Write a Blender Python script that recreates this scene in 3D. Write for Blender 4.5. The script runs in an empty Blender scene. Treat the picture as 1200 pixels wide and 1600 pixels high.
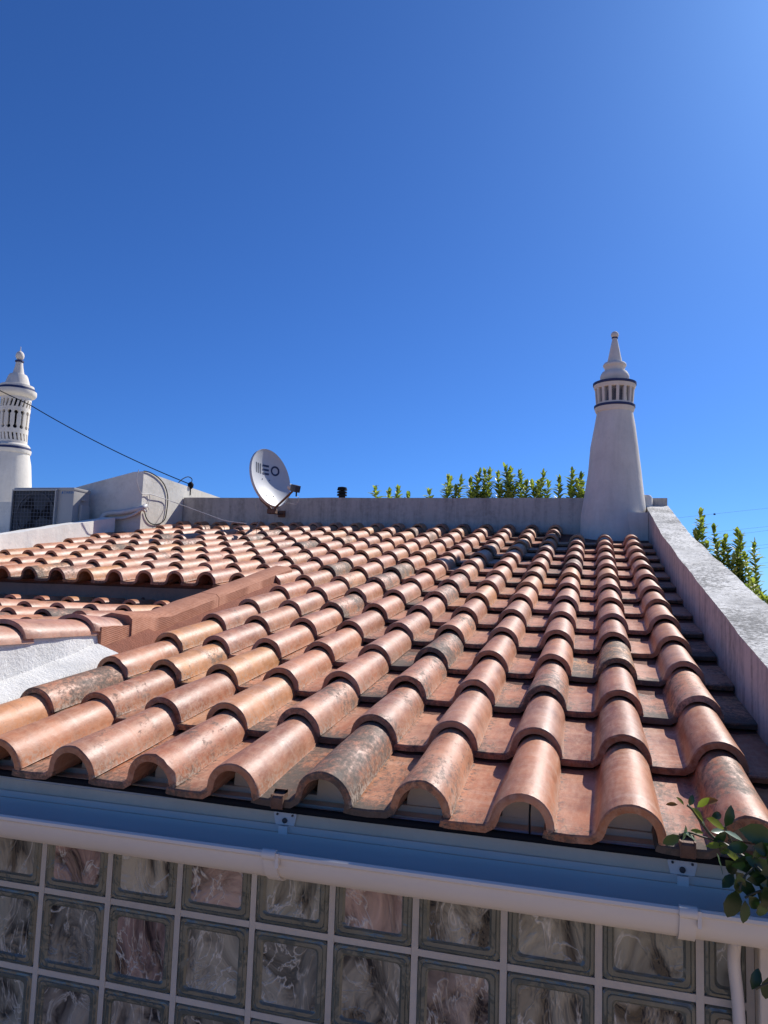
import bpy, bmesh, math, random
from mathutils import Vector, Matrix, noise as mn
random.seed(7)
sc = bpy.context.scene
COL = sc.collection
R = math.radians
PI = math.pi

# ------------------------------------------------------------------ camera
CAMR = Matrix(((0.9632, 0.0056, -0.2688), (0.2666, 0.1099, 0.9575), (0.0349, -0.9939, 0.1044)))  # columns: right, down, forward
CAM = Vector((-0.0751, -1.6645, 0.4023)); FPX = 1182.95
def orth(M):
    f = M.col[2].normalized(); r = (M.col[0] - f * M.col[0].dot(f)).normalized(); d = f.cross(r)
    return Matrix((r, d, f)).transposed()
CAMR = orth(CAMR)
cam = bpy.data.objects.new('camera', bpy.data.cameras.new('camera')); COL.objects.link(cam)
cam.data.sensor_fit = 'VERTICAL'; cam.data.sensor_height = 36; cam.data.sensor_width = 27
cam.data.lens = 36 * FPX / 1600; cam.data.clip_start = 0.05; cam.data.clip_end = 6000
cam.matrix_world = Matrix.Translation(CAM) @ Matrix((CAMR.col[0], -CAMR.col[1], -CAMR.col[2])).transposed().to_4x4()
sc.camera = cam

def ray(x, y): return CAMR @ Vector(((x - 600) / FPX, (y - 800) / FPX, 1))
def atY(x, y, Y): d = ray(x, y); return CAM + d * ((Y - CAM.y) / d.y)
def atX(x, y, X): d = ray(x, y); return CAM + d * ((X - CAM.x) / d.x)

# ------------------------------------------------------------------ sky, sun, exposure
SUN_AZ, SUN_EL = 28.0, 41.0       # azimuth from +Y towards +X
sd = Vector((math.sin(R(SUN_AZ)) * math.cos(R(SUN_EL)), math.cos(R(SUN_AZ)) * math.cos(R(SUN_EL)), math.sin(R(SUN_EL))))
w = bpy.data.worlds.new('World'); sc.world = w; w.use_nodes = True
nt = w.node_tree; nt.nodes.clear()
sky = nt.nodes.new('ShaderNodeTexSky'); sky.sky_type = 'NISHITA'; sky.sun_disc = False
sky.sun_elevation = R(SUN_EL); sky.sun_rotation = R(SUN_AZ)
sky.altitude = 50; sky.air_density = 0.7; sky.dust_density = 0.55; sky.ozone_density = 8.0
bg = nt.nodes.new('ShaderNodeBackground'); bg.inputs[1].default_value = 0.092
wo = nt.nodes.new('ShaderNodeOutputWorld')
wb = nt.nodes.new('ShaderNodeMix'); wb.data_type = 'RGBA'; wb.blend_type = 'MULTIPLY'; wb.inputs[0].default_value = 1.0
wb.inputs[7].default_value = (.48, .83, 1.25, 1)      # the phone's deep blue rendering of the clear sky
nt.links.new(sky.outputs[0], wb.inputs[6]); nt.links.new(wb.outputs[2], bg.inputs[0]); nt.links.new(bg.outputs[0], wo.inputs[0])
sl = bpy.data.lights.new('sun', 'SUN'); sl.energy = 4.9; sl.angle = R(0.53); sl.color = (1.0, 0.965, 0.915)
so = bpy.data.objects.new('sun', sl); COL.objects.link(so); so.location = (10, 20, 20)
so.rotation_euler = sd.to_track_quat('Z', 'Y').to_euler()
sc.view_settings.view_transform = 'Standard'; sc.view_settings.look = 'None'
sc.view_settings.gamma = 1; sc.view_settings.exposure = 0.22; sc.view_settings.use_curve_mapping = False
sc.render.engine = 'CYCLES'

# ------------------------------------------------------------------ material helpers
class NT:
    def __init__(s, name):
        s.m = bpy.data.materials.new(name); s.m.use_nodes = True; s.t = s.m.node_tree
        s.b = s.t.nodes['Principled BSDF']; s.o = s.t.nodes['Material Output']
        s.tc = s.t.nodes.new('ShaderNodeTexCoord'); s.oi = None
    def n(s, typ, **kw):
        q = s.t.nodes.new(typ)
        for k, v in kw.items(): setattr(q, k, v)
        return q
    def l(s, a, b): s.t.links.new(a, b)
    def setv(s, sock, v):
        if isinstance(v, bpy.types.NodeSocket): s.l(v, sock)
        else: sock.default_value = v
    def rnd(s):
        if not s.oi: s.oi = s.n('ShaderNodeObjectInfo')
        return s.oi.outputs['Random']
    def coord(s, scale=(1, 1, 1), rand=False, kind='Object'):
        mp = s.n('ShaderNodeMapping'); s.l(s.tc.outputs[kind], mp.inputs[0]); mp.inputs[3].default_value = scale
        if rand:
            m = s.n('ShaderNodeMath', operation='MULTIPLY'); s.l(s.rnd(), m.inputs[0]); m.inputs[1].default_value = 97.0
            c = s.n('ShaderNodeCombineXYZ')
            for k in range(3): s.l(m.outputs[0], c.inputs[k])
            s.l(c.outputs[0], mp.inputs[1])
        return mp.outputs[0]
    def noise(s, vec, scale, detail=4, rough=.55, dist=0):
        q = s.n('ShaderNodeTexNoise'); s.l(vec, q.inputs['Vector']); q.inputs['Scale'].default_value = scale
        q.inputs['Detail'].default_value = detail; q.inputs['Roughness'].default_value = rough; q.inputs['Distortion'].default_value = dist
        return q.outputs[0]
    def ramp(s, fac, stops):
        q = s.n('ShaderNodeValToRGB'); s.l(fac, q.inputs[0]); e = q.color_ramp.elements
        while len(e) < len(stops): e.new(0.5)
        for k, (p, c) in enumerate(stops):
            e[k].position = p; e[k].color = (c, c, c, 1) if isinstance(c, (int, float)) else (*c, 1)
        return q.outputs[0]
    def math(s, op, a, b=0.0, clamp=False):
        q = s.n('ShaderNodeMath', operation=op, use_clamp=clamp); s.setv(q.inputs[0], a); s.setv(q.inputs[1], b); return q.outputs[0]
    def mix(s, fac, a, b, mode='MIX'):
        q = s.n('ShaderNodeMix', data_type='RGBA', blend_type=mode)
        s.setv(q.inputs[0], fac)
        for k, v in ((6, a), (7, b)):
            if isinstance(v, tuple): q.inputs[k].default_value = (*v, 1)
            else: s.l(v, q.inputs[k])
        return q.outputs[2]
    def bump(s, h, strength=.3, dist=.01, prev=None):
        q = s.n('ShaderNodeBump'); q.inputs['Strength'].default_value = strength; q.inputs['Distance'].default_value = dist
        s.l(h, q.inputs['Height'])
        if prev: s.l(prev, q.inputs['Normal'])
        return q.outputs[0]
    def out(s, col=None, rough=None, nrm=None, **kw):
        if col is not None: s.setv(s.b.inputs['Base Color'], (*col, 1) if isinstance(col, tuple) else col)
        if rough is not None: s.setv(s.b.inputs['Roughness'], rough)
        if nrm is not None: s.l(nrm, s.b.inputs['Normal'])
        for k, v in kw.items(): s.setv(s.b.inputs[k.replace('_', ' ')], v)
        return s.m
def sep(t, vec):
    q = t.n('ShaderNodeSeparateXYZ'); t.l(vec, q.inputs[0]); return q.outputs

def plain(name, col, rough=.5, metal=0, var=.12, scale=20, bump=0.0, spec=.5):
    t = NT(name); v = t.coord()
    n = t.noise(v, scale, 5)
    c = t.mix(n, tuple(x * (1 - var) for x in col), tuple(min(1, x * (1 + var)) for x in col))
    nr = t.bump(t.noise(v, scale * 4, 4), bump, .004) if bump else None
    return t.out(c, rough, nr, Metallic=metal, Specular_IOR_Level=spec)

def tile_material(name, stops, lichen=1.0, seams=True):
    t = NT(name); v = t.coord(rand=True); raw = sep(t, t.tc.outputs['Object'])
    r = t.rnd()
    base = t.ramp(r, stops)
    mott = t.noise(v, 9, 5, .6)
    c = t.mix(t.ramp(mott, [(.3, 0), (.75, 1)]), (.64, .62, .60), (1.20, 1.18, 1.16))
    c = t.mix(1.0, base, c, 'MULTIPLY')
    fine = t.noise(t.coord((1, .35, 1), True), 75, 5, .65)
    c = t.mix(t.ramp(fine, [(.40, .0), (.72, .45)]), c, (.66, .40, .25))
    # pale bloom in patches
    bl = t.ramp(t.noise(t.coord((1, .5, 1), True), 5, 3, .5), [(.55, 0), (.75, .35)])
    c = t.mix(bl, c, (.55, .33, .23))
    band = t.noise(t.coord((.6, 3.2, .6), True), 9, 4, .6, .6)   # firing marks across the tile
    c = t.mix(t.ramp(band, [(.56, 0), (.68, .28)]), c, (.66, .44, .32))
    c = t.mix(t.ramp(band, [(.30, .35), (.42, 0)]), c, (.27, .10, .05))
    # lichen: amount differs from tile to tile
    wn = t.n('ShaderNodeTexWhiteNoise', noise_dimensions='1D'); t.l(t.math('MULTIPLY', r, 531.0), wn.inputs['W'])
    amt = t.math('POWER', wn.outputs['Value'], 4.0)
    pat = t.noise(t.coord((1, .6, 1), True), 70, 9, .78, .2); big = t.noise(v, 6.5, 4, .6)
    mr = t.n('ShaderNodeMapRange'); t.l(raw[2], mr.inputs[0]); mr.inputs[1].default_value = -.062; mr.inputs[2].default_value = -.074
    pan = mr.outputs[0]
    fr = t.n('ShaderNodeMapRange'); t.l(raw[1], fr.inputs[0]); fr.inputs[1].default_value = .10; fr.inputs[2].default_value = .0
    edge = t.math('MULTIPLY', pan, fr.outputs[0])
    k = t.math('ADD', t.math('MULTIPLY', amt, .175 * lichen), t.math('MULTIPLY', edge, .12 if seams else 0))
    k = t.math('ADD', k, t.math('MULTIPLY', pan, .0 if seams else 0))
    k = t.math('ADD', k, t.math('MULTIPLY', big, .42))
    k = t.math('ADD', k, t.math('MULTIPLY', pat, .58))
    mask = t.ramp(k, [(.60, 0), (.645, .55), (.72, .92)])
    spots = t.ramp(t.noise(v, 130, 3, .6), [(.68, 0), (.74, .8)])
    lc = t.mix(t.noise(v, 90, 5, .7), (.020, .017, .015), (.15, .125, .095))
    c = t.mix(mask, c, lc)
    c = t.mix(t.math('MULTIPLY', spots, .8), c, (.05, .04, .032))
    # pale mortar grit caught along the seam at the foot of the roll
    gx = t.n('ShaderNodeMapRange'); t.l(raw[0], gx.inputs[0]); gx.inputs[1].default_value = .057; gx.inputs[2].default_value = .0665
    grit = t.math('MULTIPLY', gx.outputs[0], t.ramp(t.noise(v, 95, 5, .7), [(.46, 0), (.56, .8)]))
    px = t.n('ShaderNodeMapRange'); t.l(raw[0], px.inputs[0]); px.inputs[1].default_value = -.134; px.inputs[2].default_value = -.148
    grit2 = t.math('MULTIPLY', t.math('MULTIPLY', px.outputs[0], pan), t.ramp(t.noise(v, 75, 6, .75), [(.50, 0), (.58, .85)]))
    c = t.mix(t.math('MULTIPLY', grit2, 1.0 if seams else 0.0), c, (.07, .06, .045))
    c = t.mix(t.math('MULTIPLY', grit, .8 if seams else .2), c, (.50, .40, .31))
    rg = t.math('ADD', t.math('MULTIPLY', mask, .30), t.ramp(mott, [(.3, .42), (.7, .56)]))
    nr = t.bump(t.noise(v, 42, 7, .65), .30, .004)
    nr = t.bump(pat, .16, .003, nr)
    return t.out(c, rg, nr, Specular_IOR_Level=.42)

TERRA = [(0.0, (.35, .12, .052)), (.16, (.54, .205, .09)), (.32, (.43, .15, .07)), (.46, (.61, .26, .13)), (.58, (.60, .26, .085)), (.72, (.40, .155, .08)), (.86, (.56, .245, .135)), (1.0, (.50, .185, .075))]
M_TILE = tile_material('terracotta_tile', TERRA)
M_TILE2 = tile_material('clean_terracotta_tile', [(0, (.50, .22, .135)), (.5, (.55, .26, .165)), (1, (.47, .205, .13))], .15, False)

def plaster(name, col=(.74, .71, .65), dirt=.5, rough=.85, streak=False, bump=.35, scale=1.0, dark=(.12, .115, .105), speck=0.0, crack=0.0):
    t = NT(name); v = t.coord()
    n1 = t.noise(v, 3.2 * scale, 6, .62); n2 = t.noise(v, 26 * scale, 6, .7)
    c = t.mix(t.ramp(n1, [(.35, 0), (.7, 1)]), tuple(x * .86 for x in col), col)
    if dirt:
        sv = t.coord((5, 5, .55)) if streak else v
        n3 = t.noise(sv, 2.6 * scale, 7, .68)
        m = t.ramp(t.math('ADD', t.math('MULTIPLY', n3, .65), t.math('MULTIPLY', n2, .35)), [(.46, 0), (.66, dirt)])
        c = t.mix(m, c, dark)
    if speck:
        n4 = t.noise(v, 60 * scale, 5, .75)
        m = t.ramp(t.math('ADD', t.math('MULTIPLY', n4, .6), t.math('MULTIPLY', n1, .4)), [(.49, 0), (.555, speck)])
        c = t.mix(m, c, tuple(x * 1.1 for x in dark))
    if crack:
        vo = t.n('ShaderNodeTexVoronoi', feature='DISTANCE_TO_EDGE'); t.l(v, vo.inputs['Vector']); vo.inputs['Scale'].default_value = 2.1
        m = t.ramp(vo.outputs[0], [(.004, crack), (.012, 0)]); c = t.mix(m, c, tuple(x * 1.5 for x in dark))
    nr = t.bump(t.noise(v, 55 * scale, 6, .7), bump, .006)
    nr = t.bump(n1, .3, .03, nr)
    return t.out(c, rough, nr, Specular_IOR_Level=.25)
M_WALL = plaster('white_render', (.94, .895, .80), dirt=.15)
M_CHIM = plaster('white_limewash', (.80, .74, .64), dirt=.26, bump=.3, streak=True, dark=(.36, .33, .28))
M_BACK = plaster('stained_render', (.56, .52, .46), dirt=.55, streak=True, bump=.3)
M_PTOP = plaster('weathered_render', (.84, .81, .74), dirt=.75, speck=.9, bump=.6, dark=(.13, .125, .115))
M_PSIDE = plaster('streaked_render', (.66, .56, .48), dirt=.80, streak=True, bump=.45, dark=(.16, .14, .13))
M_ROUGH = plaster('roughcast_render', (.85, .825, .77), dirt=.22, bump=.95, scale=1.6)
M_BLOCK = plaster('patchy_render', (.78, .74, .65), dirt=.42, bump=.35, dark=(.30, .28, .22))
M_BLUE = plain('blue_paint', (.02, .03, .10), .6)
M_DARK = plain('dark_void', (.012, .013, .016), .9)
M_BLACK = plain('black_rubber', (.012, .012, .014), .8, spec=.15)
M_PVC = plain('grey_white_pvc', (.72, .65, .57), .38, var=.05, scale=6)
M_PLATE = plain('white_enamel', (.80, .76, .70), .4, var=.05)
M_CABLE = plain('white_cable', (.55, .54, .52), .5)
M_STEEL = plain('galvanised_steel', (.42, .42, .42), .4, .7, scale=60)
M_RUST = plain('rusty_steel', (.16, .085, .055), .7, .2, .4, 70, .3)
M_DISH = plain('dish_paint', (.55, .55, .54), .45, var=.05)
M_LOGO = plain('navy_print', (.014, .02, .065), .5)
M_LOGO2 = plain('grey_print', (.10, .105, .115), .5)
M_LNB = plain('dark_plastic', (.05, .05, .055), .55)
M_AC = plain('aircon_enamel', (.38, .365, .34), .4, var=.06)
M_ACD = plain('aircon_dark', (.02, .022, .028), .5)
M_ACB = plain('blue_print', (.02, .14, .35), .5)
M_WIRE = plain('aircon_wire', (.13, .14, .17), .4)
M_DECK = plaster('reddish_mortar', (.20, .085, .055), dirt=.7, bump=.8, dark=(.03, .022, .02))
M_FASC = plaster('painted_fascia', (.84, .71, .53), dirt=.12, bump=.12)
M_NET = plain('wire_netting', (.30, .32, .36), .5, .3)
M_TRUNK = plain('bark', (.10, .075, .05), .9, 0, .3, 30, .5)

def flashing_mat():
    t = NT('terracotta_flashing'); v = t.coord()
    n1 = t.noise(v, 7, 6, .65); n2 = t.noise(v, 45, 6, .7)
    c = t.mix(t.ramp(n1, [(.3, 0), (.72, 1)]), (.36, .15, .085), (.52, .235, .14))
    c = t.mix(t.ramp(n2, [(.45, 0), (.75, .5)]), c, (.60, .32, .22))
    wv = t.n('ShaderNodeTexWave', wave_type='BANDS', bands_direction='Z'); t.l(t.coord((1, -.1935, 1)), wv.inputs['Vector'])
    # fine ribs running along the strip
    cx = t.n('ShaderNodeCombineXYZ'); s3 = sep(t, t.tc.outputs['Object'])
    t.l(t.math('SUBTRACT', s3[2], t.math('MULTIPLY', s3[1], .1935)), cx.inputs[2])
    t.l(cx.outputs[0], wv.inputs['Vector']); wv.inputs['Scale'].default_value = 38; wv.inputs['Distortion'].default_value = .4
    nr = t.bump(wv.outputs[0], .28, .004); nr = t.bump(n2, .35, .005, nr)
    return t.out(c, .8, nr, Specular_IOR_Level=.2)
M_FLASH = flashing_mat()

def glass_mats():
    out = []
    for nm, wavy in (('glass_block_border', 0), ('glass_block_wave', 1)):
        t = NT(nm); v = t.coord((1, 1, 1), True)
        wn = t.n('ShaderNodeTexWhiteNoise', noise_dimensions='1D'); t.l(t.math('MULTIPLY', t.rnd(), 77.0), wn.inputs['W'])
        if wavy:
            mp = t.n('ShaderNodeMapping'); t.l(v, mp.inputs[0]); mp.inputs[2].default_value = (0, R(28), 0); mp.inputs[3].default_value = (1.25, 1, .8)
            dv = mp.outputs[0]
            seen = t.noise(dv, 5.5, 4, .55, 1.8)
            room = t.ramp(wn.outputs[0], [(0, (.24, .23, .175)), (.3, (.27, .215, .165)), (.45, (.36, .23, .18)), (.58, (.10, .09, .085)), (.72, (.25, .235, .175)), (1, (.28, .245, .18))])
            c = t.mix(t.ramp(seen, [(.38, 0), (.50, .6), (.62, 1)]), t.mix(1.0, room, (.16, .16, .19), 'MULTIPLY'), t.mix(1.0, room, (1.6, 1.6, 1.6), 'MULTIPLY'))  # dark and bright swirls of the refracted view painted as colour
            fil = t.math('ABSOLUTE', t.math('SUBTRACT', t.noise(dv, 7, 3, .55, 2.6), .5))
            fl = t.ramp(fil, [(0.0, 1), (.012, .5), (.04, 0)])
            c = t.mix(t.math('MULTIPLY', fl, t.ramp(t.noise(v, 11, 2), [(.38, .05), (.62, .85)])), c, (.78, .72, .60))  # thin refraction glints painted into the base colour
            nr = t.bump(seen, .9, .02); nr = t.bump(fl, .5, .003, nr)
            out.append(t.out(c, .12, nr, Specular_IOR_Level=.5))
        else:
            c = t.mix(t.noise(v, 14, 3, .5, 1.0), (.075, .080, .060), (.20, .20, .155))
            out.append(t.out(c, .07, t.bump(t.noise(v, 13, 3, .5, 1.0), .5, .02), Specular_IOR_Level=.6))
    return out
M_GB, M_GW = glass_mats()
M_JOINT = plaster('block_joint', (.66, .57, .45), dirt=.2, bump=.25)

def leaf_mat(name, a, b, rough=.4, trans=.25):
    t = NT(name); n = t.noise(t.coord(rand=True), 12, 3)
    g = t.n('ShaderNodeNewGeometry'); rr = g.outputs['Random Per Island']
    c = t.mix(t.math('ADD', t.math('MULTIPLY', rr, .8), t.math('MULTIPLY', n, .2)), a, b)
    t.out(c, rough)
    tr = t.n('ShaderNodeBsdfTranslucent'); t.l(t.mix(1.0, c, (1.3, 1.5, .6), 'MULTIPLY'), tr.inputs[0])
    ms = t.n('ShaderNodeMixShader'); ms.inputs[0].default_value = trans
    t.l(t.b.outputs[0], ms.inputs[1]); t.l(tr.outputs[0], ms.inputs[2]); t.l(ms.outputs[0], t.o.inputs[0])
    return t.m
M_LEAF = leaf_mat('shrub_leaf', (.14, .19, .04), (.42, .43, .12), .45, .45)
M_LEAFD = leaf_mat('shrub_leaf_old', (.07, .115, .03), (.18, .23, .06), .45, .4)
M_ROSE = leaf_mat('rose_leaf', (.012, .032, .010), (.03, .06, .016), .3, .12)
M_ROSEY = leaf_mat('young_rose_leaf', (.14, .20, .025), (.32, .33, .04), .35, .4)
M_ROSER = leaf_mat('red_rose_leaf', (.28, .09, .025), (.30, .16, .04), .35, .35)
M_ROSEP = leaf_mat('sunlit_rose_leaf', (.16, .24, .15), (.24, .32, .22), .3, .2)  # paler copy of the rose leaf, sunlight put into its colour
M_GROUND = plaster('dry_ground', (.45, .35, .24), dirt=.5, bump=.4, scale=.4)

# ------------------------------------------------------------------ object helpers
def link(name, me, mat=None, parent=None, loc=None):
    o = bpy.data.objects.new(name, me); COL.objects.link(o)
    if mat is not None and me is not None and not me.materials: me.materials.append(mat)
    if loc is not None: o.location = loc
    if parent is not None:
        o.parent = parent
        wm = WM.get(parent.name, Matrix.Identity(4)); o.matrix_parent_inverse = wm.inverted()
    return o
WM = {}
def thing(name, label, cat, loc, group=None):
    e = bpy.data.objects.new(name, None); COL.objects.link(e); e.location = loc; e.empty_display_size = .2
    WM[e.name] = Matrix.Translation(loc)
    e['label'] = label; e['category'] = cat
    if group: e['group'] = group
    return e
def tag(o, label=None, cat=None, group=None, kind=None):
    for k, v in (('label', label), ('category', cat), ('group', group), ('kind', kind)):
        if v: o[k] = v
    return o
def mesh(name, bm, smooth=40, recalc=True):
    if recalc: bmesh.ops.recalc_face_normals(bm, faces=bm.faces[:])
    me = bpy.data.meshes.new(name); bm.to_mesh(me); bm.free()
    if smooth:
        me.polygons.foreach_set('use_smooth', [True] * len(me.polygons)); me.set_sharp_from_angle(angle=R(smooth))
    return me
def loft(bm, rings, closed=True, caps=True):
    vs = [[bm.verts.new(p) for p in r] for r in rings]
    n = len(rings[0])
    for a, b in zip(vs, vs[1:]):
        for k in range(n if closed else n - 1): bm.faces.new((a[k], a[(k + 1) % n], b[(k + 1) % n], b[k]))
    if caps: bm.faces.new(vs[0][::-1]); bm.faces.new(vs[-1])
    return vs
def box(bm, a, b):
    x0, y0, z0 = a; x1, y1, z1 = b
    loft(bm, [[(x0, y0, z), (x1, y0, z), (x1, y1, z), (x0, y1, z)] for z in (z0, z1)])
def bevel(bm, wd=.01, seg=2):
    bmesh.ops.bevel(bm, geom=bm.edges[:], offset=wd, segments=seg, affect='EDGES', profile=.6)
def lathe(bm, prof, n=40, c=(0, 0)):
    loft(bm, [[(c[0] + r * math.cos(2 * PI * k / n), c[1] + r * math.sin(2 * PI * k / n), z) for k in range(n)] for r, z in prof])
def tube(bm, pts, r, n=8):
    pts = [Vector(p) for p in pts]; rings = []; up = None
    for i, p in enumerate(pts):
        d = (pts[min(i + 1, len(pts) - 1)] - pts[max(i - 1, 0)]).normalized()
        if up is None: up = Vector((0, 0, 1)) if abs(d.z) < .9 else Vector((1, 0, 0))
        s = d.cross(up).normalized(); u = s.cross(d).normalized(); up = u
        rr = r(i / max(1, len(pts) - 1)) if callable(r) else r
        rings.append([p + (s * math.cos(2 * PI * k / n) + u * math.sin(2 * PI * k / n)) * rr for k in range(n)])
    loft(bm, rings)
def spline(pts, m=8):
    pts = [Vector(p) for p in pts]; out = []
    for i in range(len(pts) - 1):
        a, b, c, d = pts[max(i - 1, 0)], pts[i], pts[i + 1], pts[min(i + 2, len(pts) - 1)]
        for k in range(m):
            t = k / m
            out.append(.5 * (2 * b + (c - a) * t + (2 * a - 5 * b + 4 * c - d) * t * t + (3 * b - a - 3 * c + d) * t ** 3))
    return out + [pts[-1]]
def nz(p, s=1.0, a=.004):  # hand-trowelled unevenness
    return a * mn.noise(Vector(p) * s)
def wobble(bm, a=.004, s=3.0):
    for v in bm.verts:
        v.co += Vector((mn.noise(v.co * s), mn.noise(v.co * s + Vector((9, 3, 1))), mn.noise(v.co * s + Vector((2, 7, 5))))) * a
def slab(name, pts2, axis, a0, a1, nseg, mat, parent, wob=.004, bev=.012, ws=3.0, smooth=50):
    """a closed outline pts2 swept along one axis; pts2(u) may return a different outline for every station"""
    rings = []
    for k in range(nseg + 1):
        u = a0 + (a1 - a0) * k / nseg
        P = pts2(u) if callable(pts2) else pts2
        rings.append([(u, p, q) if axis == 'x' else (p, u, q) for p, q in P])
    bm = bmesh.new(); loft(bm, rings)
    if bev:
        ed = [e for e in bm.edges if len(e.link_faces) == 2 and e.calc_face_angle(0) > R(35)]
        bmesh.ops.bevel(bm, geom=ed, offset=bev, segments=2, affect='EDGES', profile=.5)
    if wob: wobble(bm, wob, ws)
    return link(name, mesh(name, bm, smooth), mat, parent)

# ------------------------------------------------------------------ setting
GZ = -2.75
bm = bmesh.new()
G = 26
xs = [((k / G) * 2 - 1) for k in range(G + 1)]
gv = [[bm.verts.new((math.copysign(abs(a) ** 3, a) * 3000, math.copysign(abs(b) ** 3, b) * 3000 + 500 * (1 - abs(b)) * 0, GZ)) for b in xs] for a in xs]
for i in range(G):
    for j in range(G): bm.faces.new((gv[i][j], gv[i + 1][j], gv[i + 1][j + 1], gv[i][j + 1]))
ground = tag(link('ground', mesh('ground', bm, 0), M_GROUND), kind='structure')

bm = bmesh.new(); box(bm, (-7, -9, GZ - .1), (6, -1.22, -1.22)); bevel(bm, .02, 2)  # unseen floor under the viewpoint, added to bounce warm light
tag(link('terrace', mesh('terrace', bm, 30), plaster('terrace_paving', (.44, .32, .22), dirt=.3, bump=.2)), kind='structure')
house = thing('house', 'white rendered house with terracotta tiled roof, glass block window and grey gutter', 'house', (-2.0, 3.0, GZ))

# ------------------------------------------------------------------ roof geometry
TPHI = .19112; TAN = math.tan(TPHI); GA = .37909; W = .22; LC = GA * math.cos(TPHI)
YB = 5.735      # front face of the back parapet
def crest(y):
    u = min(max(y / 5.7, 0), 1); return TAN * y - .018 * 4 * u * (1 - u)
def slope(y): return (crest(y + .01) - crest(y - .01)) / .02

HW0, HW1, TH, HT = .0685, .0600, .018, .0725
def tile_profile(hw, grow=0.0, half=False):
    out = []
    P = [(-.172, -.0735), (-.164, -.0755), (-.155, -.0765), (-.120, -.0775), (-hw - .012, -.0765), (-hw - .004, -.071)]
    if not half:
        n = 15
        P += [(-hw * math.cos(PI * (.055 + (1 - .055) * k / n)) , -HT + HT * max(math.sin(PI * (.055 + (1 - .055) * k / n)), .02)) for k in range(n + 1)]
        P += [(hw + .0015, -.0735)]
    else:
        P[-1] = (-hw + .002, -.0765)
    # offset inwards for the underside
    Q = []
    for i, p in enumerate(P):
        a = Vector(P[max(i - 1, 0)]); b = Vector(P[min(i + 1, len(P) - 1)]); d = (b - a).normalized(); nrm = Vector((-d.y, d.x))
        Q.append((p[0] - nrm.x * TH, p[1] - nrm.y * TH))
    if grow:
        P = [(x + (q[0] - x) * grow, z + (q[1] - z) * grow) for (x, z), q in zip(P, Q)]
    return P + Q[::-1]
def tile_mesh(name, length, seed, half=False, drop=.028):
    rng = random.Random(seed); rings = []
    st = [0, .003, .012] + [length * k / 5 for k in (1, 2, 3, 4, 5)]
    chips = []
    for _ in range(rng.choice((0, 1, 2, 2))): chips.append((rng.randrange(3, 20), rng.choice((1, 1, 2)), rng.uniform(.003, .009)))
    tw, bow, sq = rng.uniform(-.010, .010), rng.uniform(-.003, .003), rng.uniform(-.0022, .0022)
    for y in st:
        hw = HW0 + sq + (HW1 - HW0) * y / .44
        z = -drop * y / GA
        pr = tile_profile(hw, .22 if y == 0 else (.04 if y == .003 else 0), half)
        n = len(pr); ring = []
        for k, (x, zz) in enumerate(pr):
            yy = y
            if y < .01:
                yy += .0022 * mn.noise(Vector((x * 22, zz * 22, seed * 3.7)))
                for c0, cw, cd in chips:
                    if abs(k - c0) <= cw: yy += cd * (1 if k == c0 else .45)
            wv = .0016 * mn.noise(Vector((x * 9, y * 9, seed * 5.1))) + bow * math.sin(PI * y / length)
            ring.append((x + tw * y * .25 + .0014 * mn.noise(Vector((y * 7, zz * 20, seed * 2.3))), yy, zz + z + wv + tw * x * (y / length - .5)))
        rings.append(ring)
    bm = bmesh.new(); loft(bm, rings)
    return mesh(name, bm, 42)
T_FULL = [tile_mesh('tile', .44, s) for s in range(12)]
T_TOP = tile_mesh('tile_cut', .16, 9)
T_END = tile_mesh('tile_cut_short', .26, 10)
T_HALF = tile_mesh('half_tile', .44, 11, True)

def deck(name, x0, x1, y0, y1, off, th, fn, mat, parent, n=12):
    return slab(name, lambda y: [(x0, fn(y) + off - th), (x1, fn(y) + off - th), (x1, fn(y) + off), (x0, fn(y) + off)], 'y', y0, y1, n, mat, parent, 0, 0)
roof = deck('roof', -1.95, .375, .14, 5.73, -.104, .10, crest, M_DECK, house)
# the deck carries on to the left above the lower roof
bm = bmesh.new(); bm.from_mesh(roof.data)
rings = [[(-4.70, y, crest(y) - .204), (-1.951, y, crest(y) - .204), (-1.951, y, crest(y) - .104), (-4.70, y, crest(y) - .104)] for y in [2.725 + .25 * k for k in range(13)]]
loft(bm, rings); roof.data = mesh('roof', bm, 40); roof.data.materials.append(M_DECK)

def put_tile(me, x, y, fn, sl, parent, mat, jit=1.0):
    o = link('tile', me, mat, parent)
    o.location = (x + random.uniform(-.002, .002) * jit, y + random.uniform(-.005, .005) * jit, fn(y) + random.uniform(-.0015, .002) * jit)
    o.rotation_euler = (math.atan(sl(y)) + random.uniform(-.004, .004) * jit, random.uniform(-.008, .008) * jit, random.uniform(-.007, .007) * jit)
    return o
for i in range(-21, 3):
    for j in range(0, 16):
        y = j * LC; x = i * W
        if i <= -9 and j < 7: continue
        if i == -21 and y > 4.75: continue
        me = random.choice(T_FULL)
        if i == 2: me = T_HALF
        if j == 15: me = T_TOP
        if i in (-1, 0, 1, 2):
            if j > 13: continue
            if j == 13: me = T_END if i != 2 else T_HALF
        if i == 2 and j == 15: continue
        put_tile(me, x, y - (.017 if j == 0 else 0), crest, slope, roof, M_TILE)

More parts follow.
